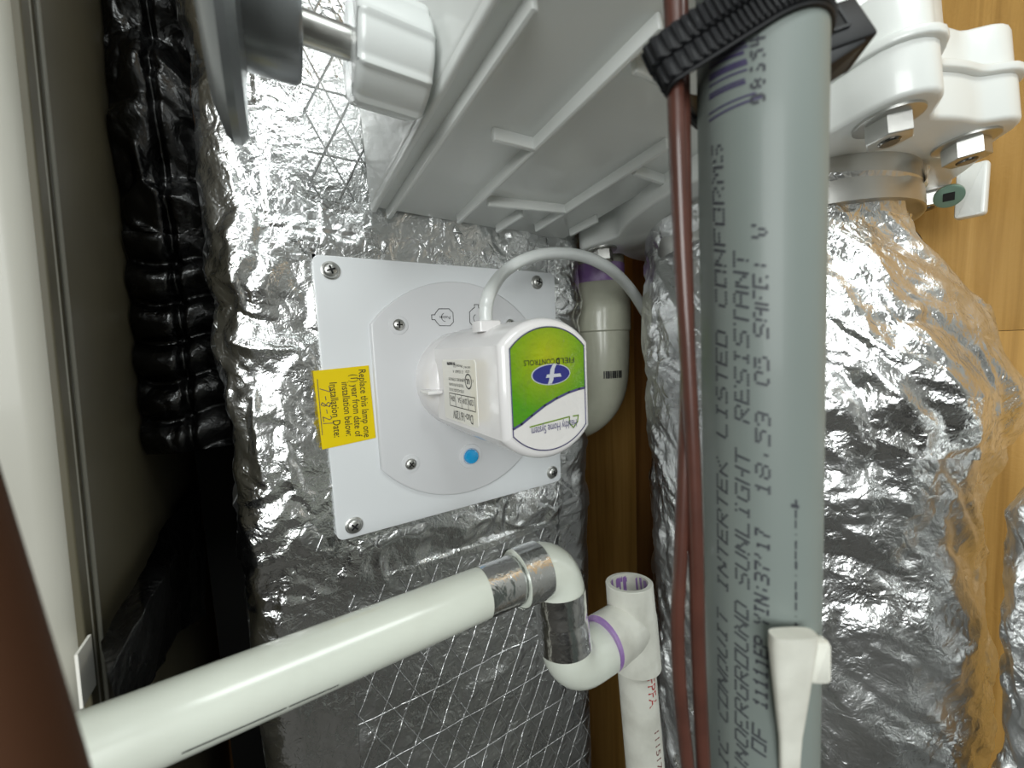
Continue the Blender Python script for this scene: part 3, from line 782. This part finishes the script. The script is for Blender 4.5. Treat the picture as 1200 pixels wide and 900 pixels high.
# ------------------------------------------------------------------ white drain trap behind the lamp
trap = thing('white_drain_pipe', 'thick white drain pipe with purple primer behind the lamp cord', 'pipe', (.222, .036, 1.1))
tx_ = lambda px, py, d=.525: P(px, py, d)
tp = H(703, 320, (0, .040, 0), (0, 1, 0)); tpx, tpy = tp[0] - .002, .040
zpx = lambda y: H(704, y, (0, tpy, 0), (0, 1, 0))[2]
obj('upper_pipe', tube([(tpx, tpy, zpx(338)), (tpx, tpy, 1.6)], .0335, 40), M['pvc_dark'], trap)
obj('purple_primer', lathe([(.0338, zpx(338)), (.0338, zpx(316) + .004)], (tpx, tpy, 0), (0, 0, 1), 40, cap=(False, False)), M['purple'], trap)
obj('coupling', lathe([(.036, zpx(392)), (.0410, zpx(388)), (.0415, zpx(338)), (.0385, zpx(334)), (.0335, zpx(334))], (tpx, tpy, 0), (0, 0, 1), 48), M['pvc_dark'], trap)
el_path = spline([(tpx, tpy, zpx(366)), (tpx, tpy, zpx(420)), (tpx - .002, tpy + .004, zpx(455)), (tpx - .010, tpy + .020, zpx(478)), (tpx - .022, tpy + .05, zpx(492)), (tpx - .03, tpy + .11, zpx(500))], 8)
obj('elbow', tube(el_path, [.0392 - .0045 * i / len(el_path) for i in range(len(el_path))], 40), M['pvc_dark'], trap)
def vwrap(px0, px1, y0, y1):
    pass
bars = []
for k in range(9):
    a = math.atan2(CAM[1] - tpy, CAM[0] - tpx) + .10 + k * .075; rb = .0393
    wb = .018 * (1 + (k * 7 % 3) * .5)
    q = [(tpx + rb * math.cos(a + s_ * wb), tpy + rb * math.sin(a + s_ * wb), zpx(v_)) for s_, v_ in ((-1, 441), (1, 441), (1, 433), (-1, 433))]
    bars.append((np.array(q), [(0, 1, 2, 3)]))
obj('bar_code', join(*bars), M['inkblack'], trap, smooth=False)

# ------------------------------------------------------------------ condensate drain line
dr = thing('condensate_drain', 'white condensate drain line with foil-taped joints and an open tee below the lamp', 'drain pipe', P(745, 900, .33) * V(1, 1, 0))
A = P(86, 890, .158); B = P(566, 694, .264)
dirn = nrm(B - A)
obj('long_pipe', ringtube([A, A + dirn * .004, B, B + dirn * .04], .0167, .0135, 40), M['pvc'], dr)
E0 = P(664, 654, .288)                                          # elbow corner
E0 = B + dirn * ((E0 - B) @ dirn)
Dn = P(666, 782, .300)                                          # lower elbow corner
J = P(742, 736, .352)                                           # tee centre
# foil band over the pipe and the socket
def wrinkled(path, r, seed, n=60, segs=72, amp=.0005, flare=None):
    path = spline(path, 1) if len(path) > 2 else path
    pts = [np.asarray(path[0]) + (np.asarray(path[-1]) - np.asarray(path[0])) * i / (n - 1) for i in range(n)]
    x_, y_, a_ = frame(pts[-1] - pts[0]); L_ = np.linalg.norm(pts[-1] - pts[0])
    i_, k_ = np.meshgrid(np.arange(n), np.arange(segs), indexing='ij'); th = k_ / (segs - 1) * 2 * math.pi
    hh = crumple(th * r, i_ / (n - 1) * L_, seed, amp / .0034) * np.clip(np.minimum(th, 2 * math.pi - th) / .3, 0, 1)
    rr_ = r + np.maximum(hh, -.0003)
    if flare is not None: rr_ = rr_ + np.interp(i_ / (n - 1), [0, .3, .5, .7, 1], flare)
    X = np.array(pts)[i_] + (x_ * np.cos(th)[..., None] + y_ * np.sin(th)[..., None]) * rr_[..., None]
    X[:, -1] = X[:, 0]
    return X
s1 = E0 - dirn * .036; 
gridobj('foil_band', wrinkled([B - dirn * .001, s1 + dirn * .006], .0174, 91), M['tape_flat'], dr)
# upper elbow
dn_dir = nrm(Dn - E0); jd = nrm(J - Dn)
def elbow(c, d_in, d_out, leg_in, leg_out, r, rs, n=10):
    R_ = r * 1.15; a = c - d_in * leg_in; b = c + d_out * leg_out; pa = c - d_in * R_; pb = c + d_out * R_
    path = [a] + [ (1 - t) ** 2 * pa + 2 * t * (1 - t) * c + t * t * pb for t in np.linspace(0, 1, n)] + [b]
    return path
up = elbow(E0, dirn, dn_dir, .036, .030, .0205, 1)
obj('upper_elbow', tube(up, .0202, 40), M['pvc'], dr)
gridobj('foil_band', wrinkled([E0 - dirn * .0375, E0 - dirn * .0165], .0208, 92, amp=.0003), M['tape_flat'], dr)
nip0 = E0 + dn_dir * .020; nip1 = Dn - dn_dir * .018
gridobj('foil_band', wrinkled([nip0, nip1], .0206, 93, 90, amp=.0006, flare=[.0002, 0, -.0009, 0, .0003]), M['tape_flat'], dr)
jl = np.linalg.norm(J - Dn)
dnp = elbow(Dn, dn_dir, jd, .032, jl * .62, .0205, 1)
obj('lower_elbow', tube(dnp, .0202, 40), M['pvc'], dr)
ax_t = nrm(P(752, 860, .345) - P(738, 700, .352)); ttop = P(737, 682, .352); 
J = ttop + ax_t * .036
pr = ringtube([ttop, ttop + ax_t * .024], .0210, .0168, 40)
tee = obj('tee_fitting', join(ringtube([ttop, ttop + ax_t * .0005, ttop + ax_t * .024, ttop + ax_t * .028, ttop + ax_t * .072, ttop + ax_t * .0725], [.0205, .0210, .0212, .0218, .0218, .0213], .0168, 44), tube([J, Dn + (J - Dn) * .50], [.0212, .0222], 40)), M['pvc_dusty'], dr)
obj('primer_ring', tube([Dn + (J - Dn) * .505, Dn + (J - Dn) * .470], [.0222, .0206], 40), M['purple'], tee)
pm = []
rng = random.Random(4)
for k in range(26):
    a = rng.uniform(0, 6.28); hh = rng.uniform(.006, .024); wv_ = rng.uniform(.04, .12)
    x_, y_, a_ = frame(ax_t); rb = .0166
    q = [ttop + ax_t * u_ + (x_ * math.cos(a + s_ * wv_) + y_ * math.sin(a + s_ * wv_)) * rb for s_, u_ in ((-1, .001 + rng.random() * .004), (1, .001 + rng.random() * .003), (1, hh), (-1, hh))]
    pm.append((np.array(q), [(0, 1, 2, 3)]))
obj('primer_smears', join(*pm), M['purple'], tee, smooth=False)
lp0 = ttop + ax_t * .06; lpE = ttop + ax_t * ((ttop[2] - .004) / -ax_t[2])
obj('lower_pipe', tube([lp0, lpE], .0168, 40), M['pvc_dusty'], dr)
def on_cyl(px, py, o, ax, r):
    """where the view ray through a pixel of the photograph meets a cylinder -> (along, angle)"""
    d = ray(px, py); w0 = CAM - o; d_ = d - ax * (d @ ax); w_ = w0 - ax * (w0 @ ax)
    a = d_ @ d_; b = d_ @ w_; c = w_ @ w_ - r * r; disc = max(b * b - a * c, 0)
    p = CAM + d * ((-b - math.sqrt(disc)) / a) - o; x_, y_, _ = frame(ax)
    return p @ ax, math.atan2(p @ y_, p @ x_)
def cyl_text(v2, f, o, ax, r, h0, a0, sgn_u, lift=.0002):
    """wrap 2D text on a cylinder, reading along the axis: text x -> along axis * sgn_u, text y -> round the cylinder"""
    x_, y_, a_ = frame(ax); hh = h0 + sgn_u * v2[:, 0]; th = a0 + v2[:, 1] / r
    return o + np.outer(hh, a_) + (np.outer(np.cos(th), x_) + np.outer(np.sin(th), y_)) * (r + lift), f
h0_, a0_ = on_cyl(763, 795, lp0, ax_t, .0168)
v2, f2 = text2d('FPFA', .013); v2 = v2 * V(.024 / np.ptp(v2[:, 0]), 1)
h1_, a1_ = on_cyl(769, 872, lp0, ax_t, .0168)
sg = -1
sgn_th = 1
def best_dir(o, ax, r, px, py, h, a):
    return 1 if on_cyl(px + 3, py, o, ax, r)[1] > a else -1
bd = best_dir(lp0, ax_t, .0168, 755, 795, *on_cyl(755, 795, lp0, ax_t, .0168))
h0_, a0_ = on_cyl(758, 793, lp0, ax_t, .0168)
# letters turned a quarter clockwise: they read downwards, tops to the right
hs_, _ = on_cyl(762, 798, lp0, ax_t, .0168)
obj('red_lettering', cyl_text(v2 * V(1, bd), f2, lp0, ax_t, .0168, .0145, a0_, 1), M['red'], dr, smooth=False)
v3, f3 = text2d('11151741', .008); v3 = v3 * V(.040 / np.ptp(v3[:, 0]), 1)
h3_, a3_ = on_cyl(766, 850, lp0, ax_t, .0168)
obj('ink_lettering', cyl_text(v3 * V(1, bd), f3, lp0, ax_t, .0168, h3_ + .004, a3_, 1), M['brownink'], dr, smooth=False)
# broken print line under the long pipe
bl = []
for k in range(26):
    u_ = .27 + k * .0145; 
    if k % 7 == 3: continue
    h_, a_ = on_cyl(90 + u_ * 476, 872 - u_ * 180 + 64 - 27 * u_, A, dirn, .0167)
    v_, f_ = np.array([(-.0016, -.0004), (.0016, -.0004), (.0016, .0004), (-.0016, .0004)]), [(0, 1, 2, 3)]
    bl.append(cyl_text(v_ * V(1 + (k % 3) * .5, 1), f_, A, dirn, .0167, h_, a_, 1))
obj('ink_marks', join(*bl), M['inkblack'], dr, smooth=False)

# ------------------------------------------------------------------ grey conduit with its print
CR = .0211
ct = P(889, 90, .1456); cb = P(890.5, 890, .1722)
cax = nrm(cb - ct); ctop = ct - cax * ((CE - .03 - ct[2]) / -cax[2]); cbot = ct + cax * ((ct[2] - .004) / -cax[2])
con = thing('grey_conduit', 'thick grey plastic conduit printed with lettering, standing in front of the foil duct', 'conduit', cbot)
obj('conduit_pipe', tube([ctop, ct, cb, cbot], CR, 72), M['conduit'], con)
FONT = {'A': '01110 10001 10001 11111 10001 10001 10001', 'B': '11110 10001 11110 10001 10001 10001 11110', 'C': '01111 10000 10000 10000 10000 10000 01111', 'D': '11110 10001 10001 10001 10001 10001 11110',
 'E': '11111 10000 10000 11110 10000 10000 11111', 'F': '11111 10000 10000 11110 10000 10000 10000', 'G': '01111 10000 10000 10011 10001 10001 01111', 'H': '10001 10001 10001 11111 10001 10001 10001',
 'I': '01110 00100 00100 00100 00100 00100 01110', 'K': '10001 10010 10100 11000 10100 10010 10001', 'L': '10000 10000 10000 10000 10000 10000 11111', 'M': '10001 11011 10101 10101 10001 10001 10001',
 'N': '10001 11001 11001 10101 10011 10011 10001', 'O': '11111 10001 10001 10001 10001 10001 11111', 'P': '11110 10001 10001 11110 10000 10000 10000', 'R': '11110 10001 10001 11110 10100 10010 10001',
 'S': '01111 10000 10000 01110 00001 00001 11110', 'T': '11111 00100 00100 00100 00100 00100 00100', 'U': '10001 10001 10001 10001 10001 10001 01110', 'V': '10001 10001 10001 01010 01010 01010 00100', 'Y': '10001 10001 01010 00100 00100 00100 00100',
 '0': '01110 10001 10001 10001 10001 10001 01110', '1': '00100 01100 00100 00100 00100 00100 01110', '2': '01110 10001 00001 00110 01000 10000 11111', '3': '11110 00001 00001 01110 00001 00001 11110', '4': '10010 10010 10010 11111 00010 00010 00010', '5': '11111 10000 11110 00001 00001 00001 11110', '7': '11111 00001 00010 00010 00100 00100 00100',
 '8': '01110 10001 10001 01110 10001 10001 01110', '9': '01110 10001 10001 01111 00001 00001 01110', ':': '00000 00100 00100 00000 00100 00100 00000', "'": '00100 00100 01000 00000 00000 00000 00000', ' ': ' '.join(['00000'] * 7)}
cx_, cy2, _ = frame(cax)
cdir = 1 if on_cyl(880, 500, ct, cax, CR)[1] > on_cyl(870, 500, ct, cax, CR)[1] else -1
def dots(s_, x_px, ys_, hgt, drop=0.0, seed=1):
    """one line of jet print: read upwards from pixel row ys_[0] to ys_[1], letter tops to the left"""
    rg = random.Random(seed); h_a, a_a = on_cyl(x_px[0], ys_[0], ct, cax, CR); h_b, a_b = on_cyl(x_px[1], ys_[1], ct, cax, CR)
    n = len(s_); vs = []; fs = []
    for i, ch in enumerate(s_):
        rows = FONT.get(ch, FONT[' ']).split()
        for r_, bits in enumerate(rows):
            for c_, b_ in enumerate(bits):
                if b_ != '1' or rg.random() < drop: continue
                u_ = (i + .06 + c_ * .70 / 4 + (6 - r_) * .035) / n       # slight slant
                hh = h_a + (h_b - h_a) * u_; aa = a_a + (a_b - a_a) * u_ - cdir * (3 - r_) * -1 * hgt / 7 / CR * -1
                dh, da = .00044, .00041 / CR
                base = len(vs)
                for p_, q_ in ((-1, -1), (1, -1), (1, 1), (-1, 1)):
                    th = aa + q_ * da; vs.append(ct + cax * (hh + p_ * dh) + (cx_ * math.cos(th) + cy2 * math.sin(th)) * (CR + .00015))
                fs.append((base, base + 1, base + 2, base + 3))
    return np.array(vs), fs
LN = [dots('IC CONDUIT', (848, 846), (898, 712), 0.00500, .02, 1), dots('INTERTEK', (847, 846), (693, 537), 0.00500, .03, 2), dots('LISTED', (846, 845.5), (514, 386), 0.00500, .04, 3), dots('CONFORMS', (845.5, 840), (362, 168), 0.00482, .10, 4),
      dots('UNDERGROUND', (869, 869), (910, 705), 0.00500, .02, 5), dots('SUNLIGHT', (870, 870), (688, 526), 0.00500, .03, 6), dots('RESISTANT', (869.5, 868), (496, 293), 0.00500, .05, 7),
      dots('OF', (889, 890), (884, 850), 0.00500, .05, 8), dots('11111EP YIN:37\'17', (891, 893.5), (830, 620), 0.00470, .05, 9), dots('18:59', (894, 894), (582, 482), 0.00470, .12, 10), dots('05 SAFE: V', (893, 890), (453, 262), 0.00459, .16, 11)]
o = obj('printed_lettering', join(*LN), M['ink'], con, smooth=False); tag(o, kind='stuff')
br = []
def cyl_strip(p0, p1, hw, n=8):
    (h_a, a_a), (h_b, a_b) = on_cyl(*p0, ct, cax, CR), on_cyl(*p1, ct, cax, CR); vs = []; fs = []
    for i in range(n + 1):
        u_ = i / n; hh = h_a + (h_b - h_a) * u_; th = a_a + (a_b - a_a) * u_
        for s_ in (-1, 1): vs.append(ct + cax * (hh + s_ * hw) + (cx_ * math.cos(th) + cy2 * math.sin(th)) * (CR + .00015))
    fs = [(2 * i, 2 * i + 1, 2 * i + 3, 2 * i + 2) for i in range(n)]
    return np.array(vs), fs
for yl, ex_, hw in ((142, 893, .0006), (134, 886, .0005), (116, 874, .0007), (112, 873, .0005), (102, 876, .0005), (94, 876, .0009), (90, 875, .0006), (80, 872, .0009), (75, 877, .0005), (70, 874, .0006), (61, 874, .0012), (53, 876, .0004), (47, 876, .0012)):
    k = (ex_ - 831) / 46; br.append(cyl_strip((831.5, yl), (ex_, yl - 21 * k), hw * .70))
obj('bar_code', join(*br), M['inkblue'], con, smooth=False)
dg_ = [dots(q, (888, 888), (yy + 4, yy - 8), .0042, .25, 30 + i) for i, (q, yy) in enumerate((('8', 100), ('3', 83), ('5', 66), ('4', 50), ('0', 118)))]
obj('code_digits', join(*dg_), M['ink'], con, smooth=False)
sm = [cyl_strip((931.5, 590 + 12 * k), (934 - (k % 3) * .4, 590.5 + 12 * k), .0002 + .0014 * (k % 4 != 3)) for k in range(0, 13)]
obj('scuff_marks', join(*sm, cyl_strip((927, 592), (936, 594), .0007)), M['ink'], con, smooth=False)

# brown cable beside it
cab1 = spline([P(*q) for q in ((786, -30, 0.1379), (790, 60, 0.1400), (794, 180, 0.1428), (799, 300, 0.1470), (806, 420, 0.1519), (812, 540, 0.1554), (816, 660, 0.1582), (818, 760, 0.1610), (822, 850, 0.1652), (828, 960, 0.1708))], 8)
cab2 = spline([P(*q) for q in ((797, -30, 0.1484), (799, 60, 0.1498), (801, 180, 0.1512), (803, 300, 0.1540), (806, 420, 0.1568), (802, 540, 0.1582), (798, 640, 0.1596), (794, 730, 0.1610), (797, 810, 0.1638), (806, 900, 0.1680), (812, 960, 0.1708))], 8)
bc_ = thing('brown_cable', 'brown two-strand cable running down the left side of the grey conduit', 'cable', cab1[-1])
obj('cable_strand', tube(cab1, .0030, 16), M['brown'], bc_); obj('cable_strand', tube(cab2, .0028, 16), M['brown'], bc_)

# black ribbed strap round conduit and cable
sh, _ = on_cyl(889, 30, ct, cax, CR); SO = ct + cax * (sh + .0045)
cq = min(cab1, key=lambda p: abs((p - SO) @ cax)); cv = cq - SO - cax * ((cq - SO) @ cax)
left = nrm(cv); cdist = np.linalg.norm(cv); fwd_ = np.cross(cax, left)
if fwd_ @ (CAM - SO) < 0: fwd_ = -fwd_
SN = nrm(-cax - left * -.20 - fwd_ * .36); sl1 = nrm(left - SN * (left @ SN)); sl2 = np.cross(SN, sl1)
if sl2 @ fwd_ < 0: sl2 = -sl2
strap = thing('ribbed_strap', 'black ribbed plastic strap clamped round the top of the grey conduit', 'strap', SO)
NB = 220; hull = []
for k in range(NB):
    t_ = 2 * math.pi * k / NB; d_ = V(math.cos(t_), math.sin(t_)); R_ = CR + .0012
    for tt2 in np.linspace(0, 1, 12):                              # hull of the conduit circle and the small cable circle
        c_ = V(cdist * tt2, 0); r_ = (CR + .0012) * (1 - tt2) + .0040 * tt2
        b_ = d_ @ c_; disc = b_ * b_ - (c_ @ c_ - r_ * r_)
        if disc > 0: R_ = max(R_, b_ + math.sqrt(disc))
    hull.append(R_)
def band(z0, z1, th, teeth):
    vs = []; fs = []
    prof_ = [(0, z0), (th * .8, z0), (th, z0 + .0006), (th, z1 - .0006), (th * .8, z1), (0, z1)]
    N2_ = NB * 4
    for k in range(N2_):
        t_ = 2 * math.pi * k / N2_; R_ = np.interp(k / 4, np.arange(NB + 1), hull + hull[:1])
        tooth = .0008 if (k // 5) % 2 == 0 else 0
        for j, (a_, z_) in enumerate(prof_):
            r_ = R_ + a_ + (tooth if j in (2, 3) and teeth else 0)
            vs.append(SO + sl1 * r_ * math.cos(t_) + sl2 * r_ * math.sin(t_) + SN * z_)
    m_ = len(prof_)
    for k in range(N2_):
        k2 = (k + 1) % N2_
        for j in range(m_):
            j2 = (j + 1) % m_; fs.append((k * m_ + j, k2 * m_ + j, k2 * m_ + j2, k * m_ + j2))
    return np.array(vs), fs
obj('band_rim', band(-.0012, 0, .0014, False), M['black'], strap)
obj('ribbed_band', band(.0002, .0085, .0020, True), M['black'], strap)
obj('ribbed_band', band(.0088, .0190, .0032, True), M['black'], strap)
bx_ = nrm(-sl1 + sl2 * .25); by_ = np.cross(SN, bx_)
if by_ @ (CAM - SO) < 0: by_ = -by_
bkc = SO + SN * .009 - sl1 * (CR + .0105) + sl2 * .001
buck = obj('buckle', join(obox(bkc, bx_, by_, SN, .0140, .008, .0095, .0012), bar(bkc - SN * .0125 - bx_ * .012, bkc - SN * .0065 + bx_ * .009, .014, .008, SN, .001)), M['black'], strap)
bf = bkc + by_ * .0080
obj('buckle_slot', obox(bf + SN * .002, bx_, SN, by_, .0048, .0040, .0004), M['recess'], buck)
obj('buckle_rim', join(*[bar(bf + SN * (.002 + b_) + bx_ * a_, bf + SN * (.002 + d_) + bx_ * c_, .0013, .0016, by_) for a_, b_, c_, d_ in ((-.0055, -.0048, .0055, -.0048), (.0055, -.0048, .0055, .0048), (.0055, .0048, -.0055, .0048), (-.0055, .0048, -.0055, -.0048))]), M['black'], buck)

# white tapered spout against the conduit
w0 = P(929, 742, 0.1372); w1 = P(925, 905, 0.1484); w2 = w1 + (w1 - w0) * .9
wv1 = spline([w0, (w0 + w1) / 2, w1, w2], 6)
wr_ = np.interp(np.linspace(0, 1, len(wv1)), [0, .03, .5, 1], [.0080, .0083, .0042, .0026])
def flat_loft(path, rs, wx, wy, k):
    vs = []; fs = []; n = 24
    for p, r_ in zip(path, rs):
        for q in range(n):
            t_ = 2 * math.pi * q / n; c_, s_ = math.cos(t_), math.sin(t_)
            e_ = lambda v: math.copysign(abs(v) ** .6, v)
            vs.append(p + wx * e_(c_) * r_ + wy * e_(s_) * r_ * k)
    for i in range(len(path) - 1):
        for q in range(n):
            q2 = (q + 1) % n; fs.append((i * n + q, i * n + q2, (i + 1) * n + q2, (i + 1) * n + q))
    fs.append(list(range(n))); fs.append([(len(path) - 1) * n + q for q in range(n)])
    return np.array(vs), fs
wxx = nrm(V(.853, -.52, 0)); wyy = V(.52, .853, 0)
sp = thing('tapered_spout', 'white tapered plastic spout in front of the grey conduit at the bottom', 'spout', w2)
obj('spout_body', flat_loft(wv1, wr_, wxx, wyy, .38), M['pvc_dusty'], sp)
obj('taped_end', obox(P(956, 772, 0.1435), nrm(Rw), nrm(Dw), nrm(Fw), .0042, .0080, .003, .002), M['pvc_dusty'], sp)

# brown hose close to the camera, lower left
bp0 = P(-92, 560, .085); bp1 = P(-8, 950, .070)
hd = nrm(bp1 - bp0)
tag(obj('brown_hose', tube([bp0 - hd * .02 , bp0, (bp0 + bp1) / 2, bp1, bp1 + hd * .03], [.006, .0105, .0112, .0118, .012], 32), M['brownrub']), 'blurred reddish-brown hose close to the camera in the lower left corner', 'hose')
